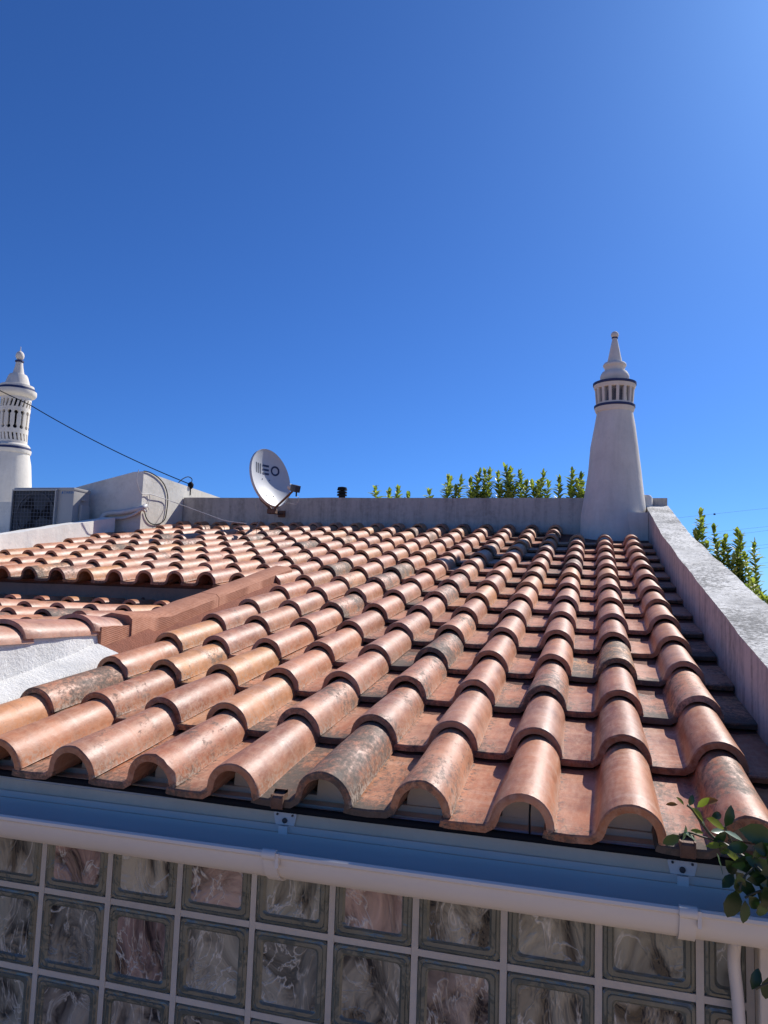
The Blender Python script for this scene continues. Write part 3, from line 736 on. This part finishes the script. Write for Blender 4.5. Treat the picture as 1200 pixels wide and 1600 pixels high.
# ------------------------------------------------------------------ satellite dish
def dish():
    Yd = 5.42
    ctr = atY(422, 747, Yd)
    fwd = ray(422, 747).normalized(); right = CAMR.col[0].copy(); down = CAMR.col[1].copy()
    right = (right - fwd * right.dot(fwd)).normalized(); down = fwd.cross(right)
    tl = R(51)
    n = (-fwd * math.cos(tl) + (right * .925 - down * .38) * math.sin(tl)).normalized()
    v = (Vector((0, 0, 1)) - n * n.z).normalized(); u = v.cross(n).normalized()
    # turn in its own plane a little, as the mount does
    t = thing('satellite_dish', 'grey white satellite dish with dark lettering, mounted on the grey back parapet', 'satellite dish', atY(425, 800, 5.70))
    A, B = .278, .305
    rc = Matrix((u, v, n)).transposed()
    def D(a, b, dz=0): return ctr + rc @ Vector((a, b, .075 * ((a / A) ** 2 + (b / B) ** 2) - .06 + dz))
    bm = bmesh.new(); N = 48; K = 12
    fr = [[D(A * k / K * math.cos(2 * PI * q / N), B * k / K * math.sin(2 * PI * q / N)) for q in range(N)] for k in range(1, K + 1)]
    lip = [[D(A * s * math.cos(2 * PI * q / N), B * s * math.sin(2 * PI * q / N), dz) for q in range(N)] for s, dz in ((1.012, .002), (1.02, -.003), (1.02, -.028), (1.0, -.030))]
    bk = [[D(A * k / K * math.cos(2 * PI * q / N), B * k / K * math.sin(2 * PI * q / N), -.008) for q in range(N)] for k in range(K - 1, 0, -1)]
    vs = loft(bm, fr + lip + bk)
    link('reflector', mesh('reflector', bm, 50), M_DISH, t)
    def strip(name, pts, wd, mat, lift=.0025):
        bm = bmesh.new(); L_ = []; Rr = []
        for i, p in enumerate(pts):
            a = Vector(pts[max(i - 1, 0)]); b = Vector(pts[min(i + 1, len(pts) - 1)]); d = (b - a).normalized(); m = Vector((-d.y, d.x)) * wd / 2
            L_.append(bm.verts.new(D(p[0] + m.x, p[1] + m.y, lift))); Rr.append(bm.verts.new(D(p[0] - m.x, p[1] - m.y, lift)))
        for i in range(len(pts) - 1): bm.faces.new((L_[i], L_[i + 1], Rr[i + 1], Rr[i]))
        link(name, mesh(name, bm, 0), mat, t)
    lin = lambda a, b: [(a[0] + (b[0] - a[0]) * k / 6, a[1] + (b[1] - a[1]) * k / 6) for k in range(7)]
    cy, h = .105, .052
    for x in (-.150, -.113, -.076): strip('letter_bar', lin((x, cy - h), (x, cy + h)), .019, M_LOGO2)
    for dy in (-.041, 0, .041): strip('letter_bar', lin((-.042, cy + dy), (.050, cy + dy)), .021, M_LOGO)
    strip('letter_ring', [(.128 + .043 * math.cos(2 * PI * k / 32), cy + .043 * math.sin(2 * PI * k / 32)) for k in range(33)], .019, M_LOGO)
    for a, b in ((-.055, .0), (.05, .0), (-.055, -.185), (.045, -.185)):
        bm = bmesh.new(); c = D(a, b, .002); loft(bm, [[c + rc @ Vector((.006 * s * math.cos(2 * PI * k / 8), .006 * s * math.sin(2 * PI * k / 8), d)) for k in range(8)] for s, d in ((1, 0), (.7, .004))])
        link('bolt', mesh('bolt', bm, 30), M_LNB, t)
    # feed arm and receiver head
    foot = D(.03, -B * 1.03, -.01); head = atY(458, 762, Yd - .24)
    bm = bmesh.new(); tube(bm, [foot - n * .03, foot + (head - foot) * .5 + Vector((0, 0, -.01)), head - Vector((0, 0, .03))], .011, 8); link('feed_arm', mesh('feed_arm', bm, 50), M_RUST, t)
    bm = bmesh.new(); tube(bm, [D(A * .55, -B * .84, -.004), head - Vector((0, 0, .025))], .0055, 6); link('stay_rod', mesh('stay_rod', bm, 50), M_STEEL, t)
    look = (D(0, 0) - head).normalized()
    bm = bmesh.new(); tube(bm, [head + look * .005, head + look * .03, head + look * .034, head + look * .055, head + look * .058], lambda s: .024 if s < .6 else .032, 14)
    link('feed_horn', mesh('feed_horn', bm, 40), M_DISH, t)
    q = look.to_track_quat('X', 'Z').to_matrix()
    bm = bmesh.new(); box(bm, (-.085, -.03, -.035), (.005, .03, .033)); bevel(bm, .006, 2)
    for vv in bm.verts: vv.co = head + q @ vv.co
    link('receiver_head', mesh('receiver_head', bm, 40), M_LNB, t)
    bm = bmesh.new(); p0 = head - look * .06 - Vector((0, 0, .03)); tube(bm, [p0, p0 - Vector((0, 0, .045))], .008, 8); link('plug', mesh('plug', bm, 40), M_BLACK, t)
    # mount behind the dish
    bk0 = D(0, -.08, -.02); box_c = atY(425, 799, Yd + .06)
    bm = bmesh.new(); tube(bm, spline([bk0 - n * .02, bk0 - n * .07 - Vector((0, 0, .08)), box_c + Vector((-.05, 0, .06)), box_c], 5), .016, 8); link('mount_tube', mesh('mount_tube', bm, 50), M_RUST, t)
    bm = bmesh.new(); box(bm, tuple(box_c - Vector((.045, .03, .025))), tuple(box_c + Vector((.045, .04, .025)))); bevel(bm, .005, 1); link('mount_bracket', mesh('mount_bracket', bm, 40), M_RUST, t)
    bm = bmesh.new(); tube(bm, [box_c, (box_c.x, YB - .01, box_c.z)], .018, 10); box(bm, (box_c.x - .04, YB - .008, box_c.z - .035), (box_c.x + .04, YB + .001, box_c.z + .035)); link('wall_mount', mesh('wall_mount', bm, 40), M_RUST, t)
    cable('dish_cable', 'thin white cable drooping from the receiver head of the satellite dish', [p0 - Vector((0, 0, .045)), atY(467, 778, Yd - .1), atY(462, 788, Yd - .05), atY(448, 786, Yd), atY(436, 795, Yd + .03)], .0028, M_CABLE)
    cable('dish_cable', 'thin grey cable hanging down from the back of the satellite dish', [atY(399, 785, Yd + .12), atY(401, 800, Yd + .18), atY(405, 815, Yd + .2), atY(398, 826, 5.33)], .003, M_CABLE)
dish()

# small black vent cap behind the back parapet
vt = thing('vent_cap', 'small black vent cap poking up behind the grey back parapet', 'vent', (-2.64, 6.02, 1.20))
vc = atY(534.5, 770, 6.02)
bm = bmesh.new(); lathe(bm, [(.036, GZ), (.036, vc.z + .01)], 20, (vc.x, 6.02)); link('pipe', mesh('pipe', bm, 40), M_BLACK, vt)
for k in range(3):
    bm = bmesh.new(); z0 = vc.z - .035 + .030 * k; lathe(bm, [(.037, z0), (.055, z0 + .002), (.052, z0 + .018), (.037, z0 + .022)], 20, (vc.x, 6.02)); link('louvre', mesh('louvre', bm, 40), M_BLACK, vt)
bm = bmesh.new(); lathe(bm, [(.03, vc.z + .045), (.050, vc.z + .046), (.048, vc.z + .058), (.02, vc.z + .064)], 20, (vc.x, 6.02)); link('cap', mesh('cap', bm, 40), M_BLACK, vt)

# ------------------------------------------------------------------ air conditioner
def aircon():
    Y0 = 4.60; a = atY(22, 765, Y0); b = atY(115, 760, Y0); x0, x1, zt = a.x, b.x, (a.z + b.z) / 2 + .006; Y1 = Y0 + .26; zb = zt - .55
    t = thing('air_conditioner', 'grey white outdoor air conditioner unit behind the low white parapet', 'air conditioner', ((x0 + x1) / 2, Y0 + .13, .72))
    bm = bmesh.new(); box(bm, (x0, Y0 + .012, zb), (x1, Y1, zt - .012)); bevel(bm, .012, 2); link('cabinet', mesh('cabinet', bm, 40), M_AC, t)
    bm = bmesh.new(); box(bm, (x0 - .006, Y0 + .004, zt - .03), (x1 + .006, Y1 + .006, zt)); bevel(bm, .008, 2); link('lid', mesh('lid', bm, 40), M_AC, t)
    gx1 = atY(88, 780, Y0).x; gx0 = x0 + .012; gz1 = zt - .035; gz0 = zb + .04
    bm = bmesh.new(); box(bm, (gx0, Y0 - .004, gz0), (gx1, Y0 + .0105, gz1)); link('grille_recess', mesh('grille_recess', bm, 30), M_ACD, t)
    cx, cz, r_ = (gx0 + gx1) / 2 + .02, (gz0 + gz1) / 2 - .0, .225
    bm = bmesh.new(); loft(bm, [[(cx + rr * math.cos(2 * PI * k / 40), y, cz + rr * math.sin(2 * PI * k / 40)) for k in range(40)] for rr, y in ((r_, Y0 - .0045), (r_, Y0 - .012), (r_ - .014, Y0 - .012), (r_ - .014, Y0 - .0045))], caps=False); link('fan_ring', mesh('fan_ring', bm, 40), M_LNB, t)
    for k in range(3):
        bm = bmesh.new(); rr = []
        for s in range(6):
            rad = .05 + .15 * s / 5; aa = 2 * PI * k / 3 + .25 * s / 5; wd = .28 + .25 * s / 5
            rr.append([(cx + rad * math.cos(aa + d), y, cz + rad * math.sin(aa + d)) for d, y in ((-wd, Y0 - .0065), (wd, Y0 - .011), (wd, Y0 - .009), (-wd, Y0 - .005))])
        loft(bm, rr); link('fan_blade', mesh('fan_blade', bm, 40), M_BLACK, t)
    bm = bmesh.new(); loft(bm, [[(cx + rr * math.cos(2 * PI * k / 20), y, cz + rr * math.sin(2 * PI * k / 20)) for k in range(20)] for rr, y in ((.055, Y0 - .005), (.055, Y0 - .013), (.03, Y0 - .017))]); link('fan_hub', mesh('fan_hub', bm, 40), M_BLACK, t)
    bm = bmesh.new()
    nx, nz_ = 13, 13
    for k in range(nx + 1):
        x = gx0 + (gx1 - gx0) * k / nx; tube(bm, [(x, Y0 - .022, gz0 - .004), (x, Y0 - .022, gz1 + .002)], .0019, 4)
    for k in range(nz_ + 1):
        z = gz0 + (gz1 - gz0) * k / nz_; tube(bm, [(gx0 - .004, Y0 - .020, z), (gx1 + .004, Y0 - .020, z)], .0019, 4)
    link('grille', mesh('grille', bm, 60), M_WIRE, t)
    bm = bmesh.new()
    for (p, q) in (((gx0 - .01, gz1), (gx1 + .012, gz1 + .014)), ((gx1 - .0, gz0), (gx1 + .012, gz1 - .0005)), ((gx0 - .01, gz0), (gx0 - .002, gz1 - .0005))):
        box(bm, (p[0], Y0 - .026, p[1]), (q[0], Y0 + .011, q[1]))
    link('grille_frame', mesh('grille_frame', bm, 30), M_AC, t)
    bm = bmesh.new(); box(bm, (x1 + .0005, Y0 + .12, zt - .12), (x1 + .045, Y0 + .17, zt - .105)); bevel(bm, .004, 1); link('valve_handle', mesh('valve_handle', bm, 40), M_AC, t)
    bm = bmesh.new(); box(bm, (x1 + .0006, Y0 + .10, zb + .06), (x1 + .03, Y1 - .02, zt - .16)); bevel(bm, .01, 2); link('valve_cover', mesh('valve_cover', bm, 40), M_AC, t)
    for x in (x0 + .1, x1 - .1):
        bm = bmesh.new(); box(bm, (x - .03, Y0 - .02, .7205), (x + .03, Y1 + .02, zb - .0005)); link('foot', mesh('foot', bm, 30), M_STEEL, t)
    cu = bpy.data.curves.new('lettering', 'FONT'); cu.body = 'DAIKIN'; cu.size = .034; cu.extrude = .0006
    to = bpy.data.objects.new('lettering', cu); COL.objects.link(to)
    dg = bpy.context.evaluated_depsgraph_get(); me = bpy.data.meshes.new_from_object(to.evaluated_get(dg)); bpy.data.objects.remove(to)
    me.materials.clear()
    o = link('lettering', me, M_ACB, t); o.location = (atY(99, 770, Y0).x, Y0 + .0105, atY(99, 771, Y0).z); o.rotation_euler = (PI / 2, 0, 0)
    bm = bmesh.new(); p = o.location; loft(bm, [[(p.x - .012 + a, y, p.z + b) for a, b in ((-.016, 0), (.004, 0), (-.006, .026))] for y in (Y0 + .0115, Y0 + .009)]); link('emblem', mesh('emblem', bm, 0), M_ACB, t)
    return Vector((x1, Y0 + .18, zb + .12))
acp = aircon()
BX = -4.448
cable('pipe_bundle', 'white taped pipe bundle leading from the air conditioner round the block corner',
      [acp + Vector((.03, 0, .0)), acp + Vector((.10, .05, .02)), (-4.86, 4.92, 1.075), (-4.66, 4.915, 1.100), (-4.52, 4.91, 1.125), (-4.435, 4.925, 1.15), (-4.435, 4.985, 1.175)], .026, M_CABLE, 8, 10)
cable('pipe_bundle', 'thinner white pipe lying under the taped pipe bundle on the block', [(-4.98, 4.915, 1.02), (-4.8, 4.912, 1.035), (-4.62, 4.908, 1.045), (-4.50, 4.905, 1.085), (-4.432, 4.915, 1.13), (-4.432, 4.97, 1.12)], .014, M_CABLE)
lp = lambda x, y: atX(x, y, BX)
cable('looped_cable', 'dark cable hanging in a wide loop on the sunlit side of the block', [lp(225, 736), lp(234, 738), lp(247, 746), lp(257, 758), lp(262, 775), lp(261, 795), lp(257, 812), lp(247, 819), lp(236, 818), lp(229, 810), lp(226, 800)], .0055, M_BLACK)
cable('white_wire', 'thin white wire running down the block corner and across to the satellite dish',
      [atX(217, 734, -4.44) , atX(213.5, 745, -4.44), atX(215, 758, -4.44), atX(221, 771, -4.44), atX(232, 772, -4.44), atX(240, 773.5, -4.43), atY(270, 784, 5.45), atY(300, 795, 5.4), atY(330, 806, 5.4), atY(352, 813.5, 5.36), atY(385, 818, 5.28)], .0042, M_CABLE)
cable('white_wire', 'short white wire hooked down from the long white wire on the block', [lp(233, 772), lp(234, 780), lp(231, 790), lp(233, 797)], .0035, M_CABLE)
ins = atX(298, 757, -4.46); 
tt = thing('wire_anchor', 'small black wire anchor with a bent hook on top of the block', 'wire anchor', (ins.x, ins.y, 1.47))
bm = bmesh.new(); lathe(bm, [(.014, ins.z - .05), (.030, ins.z - .03), (.034, ins.z), (.022, ins.z + .02), (.008, ins.z + .03)], 14, (ins.x, ins.y)); link('insulator', mesh('insulator', bm, 50), M_BLACK, tt)
bm = bmesh.new(); tube(bm, [(ins.x, ins.y, ins.z - .12), (ins.x, ins.y, ins.z - .04)], .008, 8); link('pin', mesh('pin', bm, 50), M_BLACK, tt)
bm = bmesh.new(); tube(bm, spline([ins, atX(300, 749, -4.46), atX(294, 745, -4.46), atX(286, 748, -4.46), atX(279, 754, -4.46)], 5), .005, 6); link('hook', mesh('hook', bm, 50), M_BLACK, tt)
# span wire from the left chimney to the anchor
p0 = atY(49, 634, 5.72); p1 = ins
pts = []
for k in range(21):
    s = k / 20; q = p0.lerp(p1, s); q.z -= .045 * 4 * s * (1 - s); pts.append(q)
cable('span_wire', 'thin black wire strung from the left chimney to the block', pts, .006, M_BLACK, 2, 6)
cable('span_wire', 'thin black wire running round the drum of the left chimney', [atY(-60, 590, 5.60), atY(-20, 602, 5.60), atY(20, 620, 5.62), atY(49, 634, 5.72)], .006, M_BLACK, 4, 6)

# ------------------------------------------------------------------ vegetation
def leaf(bm, base, d, nrm, ln, wd, fold=.25, curl=.2, mi=0):
    d = d.normalized(); s = d.cross(nrm).normalized(); u = s.cross(d).normalized()
    pts = [(0, 0), (.28, .42), (.58, .5), (.84, .30), (1, 0)]
    mid = [bm.verts.new(base + d * ln * t - u * curl * ln * t * t) for t, _ in pts]
    for sg in (-1, 1):
        sd_ = [bm.verts.new(base + d * ln * t + s * sg * wd * w_ + u * (fold * wd * w_ - curl * ln * t * t)) for t, w_ in pts[1:-1]]
        ch = [mid[0]] + sd_ + [mid[4]]
        for f in ((mid[0], sd_[0], mid[1]), (mid[1], sd_[0], sd_[1], mid[2]), (mid[2], sd_[1], sd_[2], mid[3]), (mid[3], sd_[2], mid[4])):
            fc = bm.faces.new(f if sg > 0 else f[::-1]); fc.material_index = mi
def shoot(bl, bs, foot, top, rng, ll=.055, dens=1.0, side=True):
    """an upright leafy shoot"""
    foot, top = Vector(foot), Vector(top)
    bow = Vector((rng.uniform(-.05, .05), rng.uniform(-.05, .05), 0))
    P = [foot.lerp(top, k / 8) + bow * math.sin(PI * k / 8) for k in range(9)]
    tube(bs, P, lambda s: .007 * (1 - .75 * s) + .001, 5)
    H = (top - foot).length; n = int(H / .0080 * dens); a = rng.uniform(0, 6)
    for k in range(n):
        s = k / n; q = P[min(int(s * 8), 7)].lerp(P[min(int(s * 8) + 1, 8)], s * 8 - int(s * 8))
        a += 2.4 + rng.uniform(-.3, .3)
        el = R(rng.uniform(10, 55)) if s < .93 else R(rng.uniform(50, 85))
        d = Vector((math.cos(a) * math.cos(el), math.sin(a) * math.cos(el), math.sin(el)))
        leaf(bl, q, d, Vector((0, 0, 1)) if el < 1.2 else Vector((math.cos(a), math.sin(a), .1)), ll * rng.uniform(.7, 1.15) * (1 if s < .88 else .75), ll * .40, .3, rng.uniform(.0, .3), 0 if rng.random() < .35 + .6 * s else 1)
def shrub(label, tips, Y, group, seed, ll=.075, foot_drop=.9):
    rng = random.Random(seed)
    T = [atY(x, y, Y + rng.uniform(-.15, .15)) for x, y in tips]
    c = sum(T, Vector()) / len(T); root = Vector((c.x, Y, GZ))
    t = thing('shrub', label, 'shrub', root, group)
    bl, bs = bmesh.new(), bmesh.new()
    hub = Vector((c.x, Y, min(q.z for q in T) - 1.3))
    tube(bs, [root, root.lerp(hub, .5) + Vector((.04, .03, 0)), hub], lambda s: .035 - .015 * s, 7)
    for q in T:
        f = Vector((q.x + rng.uniform(-.05, .05), q.y + rng.uniform(-.05, .05), q.z - foot_drop * rng.uniform(.8, 1.1)))
        tube(bs, [hub, hub.lerp(f, .5) + Vector((0, 0, .05)), f], lambda s: .018 - .010 * s, 5)
        shoot(bl, bs, f, q, rng, ll)
        for s in range(2):
            f2 = f.lerp(q, rng.uniform(.05, .4)); q2 = f2 + Vector((rng.uniform(-.12, .12), rng.uniform(-.12, .12), rng.uniform(.15, .32)))
            shoot(bl, bs, f2, q2, rng, ll)
    link('stems', mesh('stems', bs, 60), M_TRUNK, t)
    o = link('foliage', mesh('foliage', bl, 0, False), M_LEAF, t); o.data.materials.append(M_LEAFD)
SG = 'leafy shrubs behind the back parapet'
SL = 'leafy yellow green shrub of middling height in the row behind the grey back parapet'
SLX = {0: 'small lone leafy sprig closest to the black vent cap, above the back parapet', 1: 'pair of tiny leaf tips just showing above the back parapet beside the lone sprig', 2: 'two leaf tips barely clearing the back parapet beside the taller shrub row', 6: 'tallest and widest leafy shrub clump in the row behind the back parapet', 9: 'single slender leafy shoot standing alone in the shrub row behind the back parapet', 10: 'leafy shrub clump touching the tapering white chimney behind the back parapet'}
for k, tips in enumerate([[(585.5, 762)], [(608, 770), (622, 765)], [(638, 775), (670, 768)], [(701, 747), (704, 752), (712, 764)], [(721, 751), (735, 753)],
                          [(749, 741), (757, 739), (765, 737)], [(778, 742), (789, 731), (798, 736), (811, 739)], [(823, 755), (831, 756)],
                          [(841, 756), (850, 742), (858, 757)], [(874, 750)], [(895, 737), (901, 752), (909, 743), (912, 770)]]):
    shrub(SLX.get(k, SL), tips, 8.0, SG, 40 + k, .118)
shrub('tall leafy green shrub rising beside the speckled side parapet', [(1095, 799), (1098, 812), (1086, 832), (1115, 825), (1122, 852), (1133, 840), (1131, 850), (1153, 830), (1157, 838), (1151, 862), (1178, 850), (1163, 868), (1105, 850)], 6.4, None, 77, .10, 1.0)
shrub('dark low shrub at the far end of the speckled side parapet', [(1176, 908), (1168, 916), (1190, 927), (1197, 935), (1203, 938), (1215, 940)], 5.2, None, 78, .085, .6)

# far conical chimney top above the shrub
fc = atY(1185, 925, 22); 
t = thing('roof_finial', 'grey pointed finial of a distant roof above the low shrub', 'finial', (fc.x, 22, GZ))
zz = lambda y: atY(1185, y, 22).z
mpx = 24.5 / FPX
bm = bmesh.new(); lathe(bm, [(.5, GZ), (.42, zz(945)), (.14, zz(941)), (.12, zz(935)), (.105, zz(928)), (.03, zz(915))], 24, (fc.x, 22)); link('spire', mesh('spire', bm, 40), plain('slate', (.10, .11, .13), .7), t)
bm = bmesh.new(); lathe(bm, [(.012, zz(915.2)), (.035, zz(914.4)), (.03, zz(913.4)), (.01, zz(912.8))], 16, (fc.x, 22)); link('knob', mesh('knob', bm, 40), M_LNB, t)

# far power lines, one with a marker ball
YP = 70
for k, (xa, ya, xb, yb) in enumerate([(1063, 808.7, 1200, 794), (1120, 831, 1200, 822.6), (1122, 838.8, 1200, 828.7), (1180, 853, 1200, 850.6), (1180, 858.5, 1200, 855.5), (1168, 883, 1200, 879), (1164, 890.5, 1200, 886.5)]):
    s = (yb - ya) / (xb - xa); pts = []
    for q in range(13):
        x = 760 + 80 * q; y = ya + s * (x - xa) - .00006 * (x - 1130) ** 2 * 0; p = atY(x, y, YP + k * .4); pts.append(p)
    bm = bmesh.new(); tube(bm, pts, .0075, 4)
    o = link('power_line', mesh('power_line', bm, 0), plain('line_metal', (.25, .27, .30), .5) if k == 0 else bpy.data.materials['line_metal'])
    tag(o, 'faint overhead power line far off in the blue sky' if k else 'topmost faint overhead power line, the one carrying a marker ball', 'power line', 'overhead power lines')
mb = atY(1116.4, 803.4, YP); bm = bmesh.new(); bmesh.ops.create_icosphere(bm, subdivisions=2, radius=.085)
for v in bm.verts: v.co = mb + Vector((v.co.x * 1.25, v.co.y, v.co.z))
tag(link('marker_ball', mesh('marker_ball', bm, 60), M_BLACK), 'tiny dark marker ball on the topmost power line', 'marker ball')

# ------------------------------------------------------------------ rose shoots over the gutter
def rose():
    t = thing('rose_bush', 'climbing rose with dark glossy leaves and reddish young tips hanging over the gutter', 'rose bush', (.62, -.30, GZ))
    Z = lambda a, b: (1000 + a * .2375, 1220 + b * .2375)
    rng = random.Random(5)
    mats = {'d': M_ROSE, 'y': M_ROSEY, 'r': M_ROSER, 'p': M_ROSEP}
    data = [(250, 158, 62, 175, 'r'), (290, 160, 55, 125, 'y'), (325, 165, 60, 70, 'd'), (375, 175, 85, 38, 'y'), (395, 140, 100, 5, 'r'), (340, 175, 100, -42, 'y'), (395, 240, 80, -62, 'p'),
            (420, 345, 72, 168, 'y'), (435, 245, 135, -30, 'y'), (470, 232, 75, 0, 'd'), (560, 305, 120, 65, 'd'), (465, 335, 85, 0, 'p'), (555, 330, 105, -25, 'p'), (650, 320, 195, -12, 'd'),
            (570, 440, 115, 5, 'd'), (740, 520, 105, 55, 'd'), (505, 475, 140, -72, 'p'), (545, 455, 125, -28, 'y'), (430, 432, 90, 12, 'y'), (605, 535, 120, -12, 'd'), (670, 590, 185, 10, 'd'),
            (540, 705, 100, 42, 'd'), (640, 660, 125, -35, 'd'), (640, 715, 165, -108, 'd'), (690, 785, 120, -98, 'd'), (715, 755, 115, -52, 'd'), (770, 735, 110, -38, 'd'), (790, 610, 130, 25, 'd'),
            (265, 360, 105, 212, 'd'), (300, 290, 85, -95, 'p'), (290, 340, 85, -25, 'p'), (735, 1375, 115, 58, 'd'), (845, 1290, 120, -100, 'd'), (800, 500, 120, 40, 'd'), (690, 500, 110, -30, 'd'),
            (860, 640, 150, -60, 'd'), (520, 400, 100, -55, 'd'), (840, 560, 150, 60, 'd'), (870, 760, 140, -70, 'd'), (560, 520, 115, -50, 'd'), (630, 600, 120, -55, 'd'), (730, 560, 150, -25, 'd'), (790, 680, 120, -15, 'd'), (480, 400, 95, 25, 'd'), (760, 640, 150, -35, 'd'), (700, 650, 140, 10, 'd'), (820, 690, 150, -70, 'd'), (600, 560, 130, 20, 'd'), (740, 430, 130, -10, 'd'), (690, 470, 120, -60, 'd'), (830, 430, 140, -30, 'd'), (650, 610, 120, -85, 'd'), (800, 790, 120, -80, 'd')]
    right, down, fwd = CAMR.col[0], CAMR.col[1], CAMR.col[2]
    bs = bmesh.new()
    stem = lambda pts, r: tube(bs, spline([atY(*Z(a, b), y) for a, b, y in pts], 5), r, 6)
    stem([(1150, 1500, -.16), (1010, 1000, -.16), (880, 700, -.15), (760, 560, -.12), (600, 440, -.09), (480, 370, -.075), (400, 270, -.07), (345, 190, -.07), (310, 160, -.07)], .0026)
    stem([(600, 440, -.09), (500, 400, -.08), (400, 365, -.075), (310, 340, -.07), (250, 370, -.07)], .0018)
    stem([(760, 560, -.12), (680, 640, -.14), (655, 720, -.15)], .002); stem([(880, 700, -.15), (760, 735, -.15), (690, 770, -.15)], .002)
    stem([(760, 560, -.12), (640, 470, -.1), (570, 330, -.09), (555, 300, -.09)], .002)
    stem([(1060, 1250, -.16), (930, 1290, -.17), (845, 1330, -.17), (760, 1370, -.17)], .002)
    low = atY(*Z(1150, 1500), -.16); tube(bs, [low, (low.x + .04, -.22, low.z - .9), (.62, -.30, GZ)], lambda s: .0026 + .008 * s, 6)
    link('stem', mesh('stem', bs, 60), plain('rose_stem', (.07, .06, .025), .6), t)
    for (a, b, ln, ang, k) in data:
        Y = -.075 - .00011 * max(0, a - 350) - (.03 if b > 600 else 0) + rng.uniform(-.012, .012)
        base = atY(*Z(a, b), Y); dist = (base - CAM).dot(fwd)
        L_ = ln * .2375 * dist / FPX * 1.22
        d = right * math.cos(R(ang)) - down * math.sin(R(ang)) + fwd * rng.uniform(-.25, .25)
        if k == 'p': nr = (-fwd * .4 - down * .9 + right * .5)
        elif k == 'd': nr = (-fwd * 1.0 - down * rng.uniform(.0, .5) + right * rng.uniform(-.4, .3))
        else: nr = (-fwd * .6 - down * .7 + right * .3)
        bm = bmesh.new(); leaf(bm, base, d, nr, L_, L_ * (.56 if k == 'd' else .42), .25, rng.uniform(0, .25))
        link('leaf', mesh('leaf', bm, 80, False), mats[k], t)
rose()
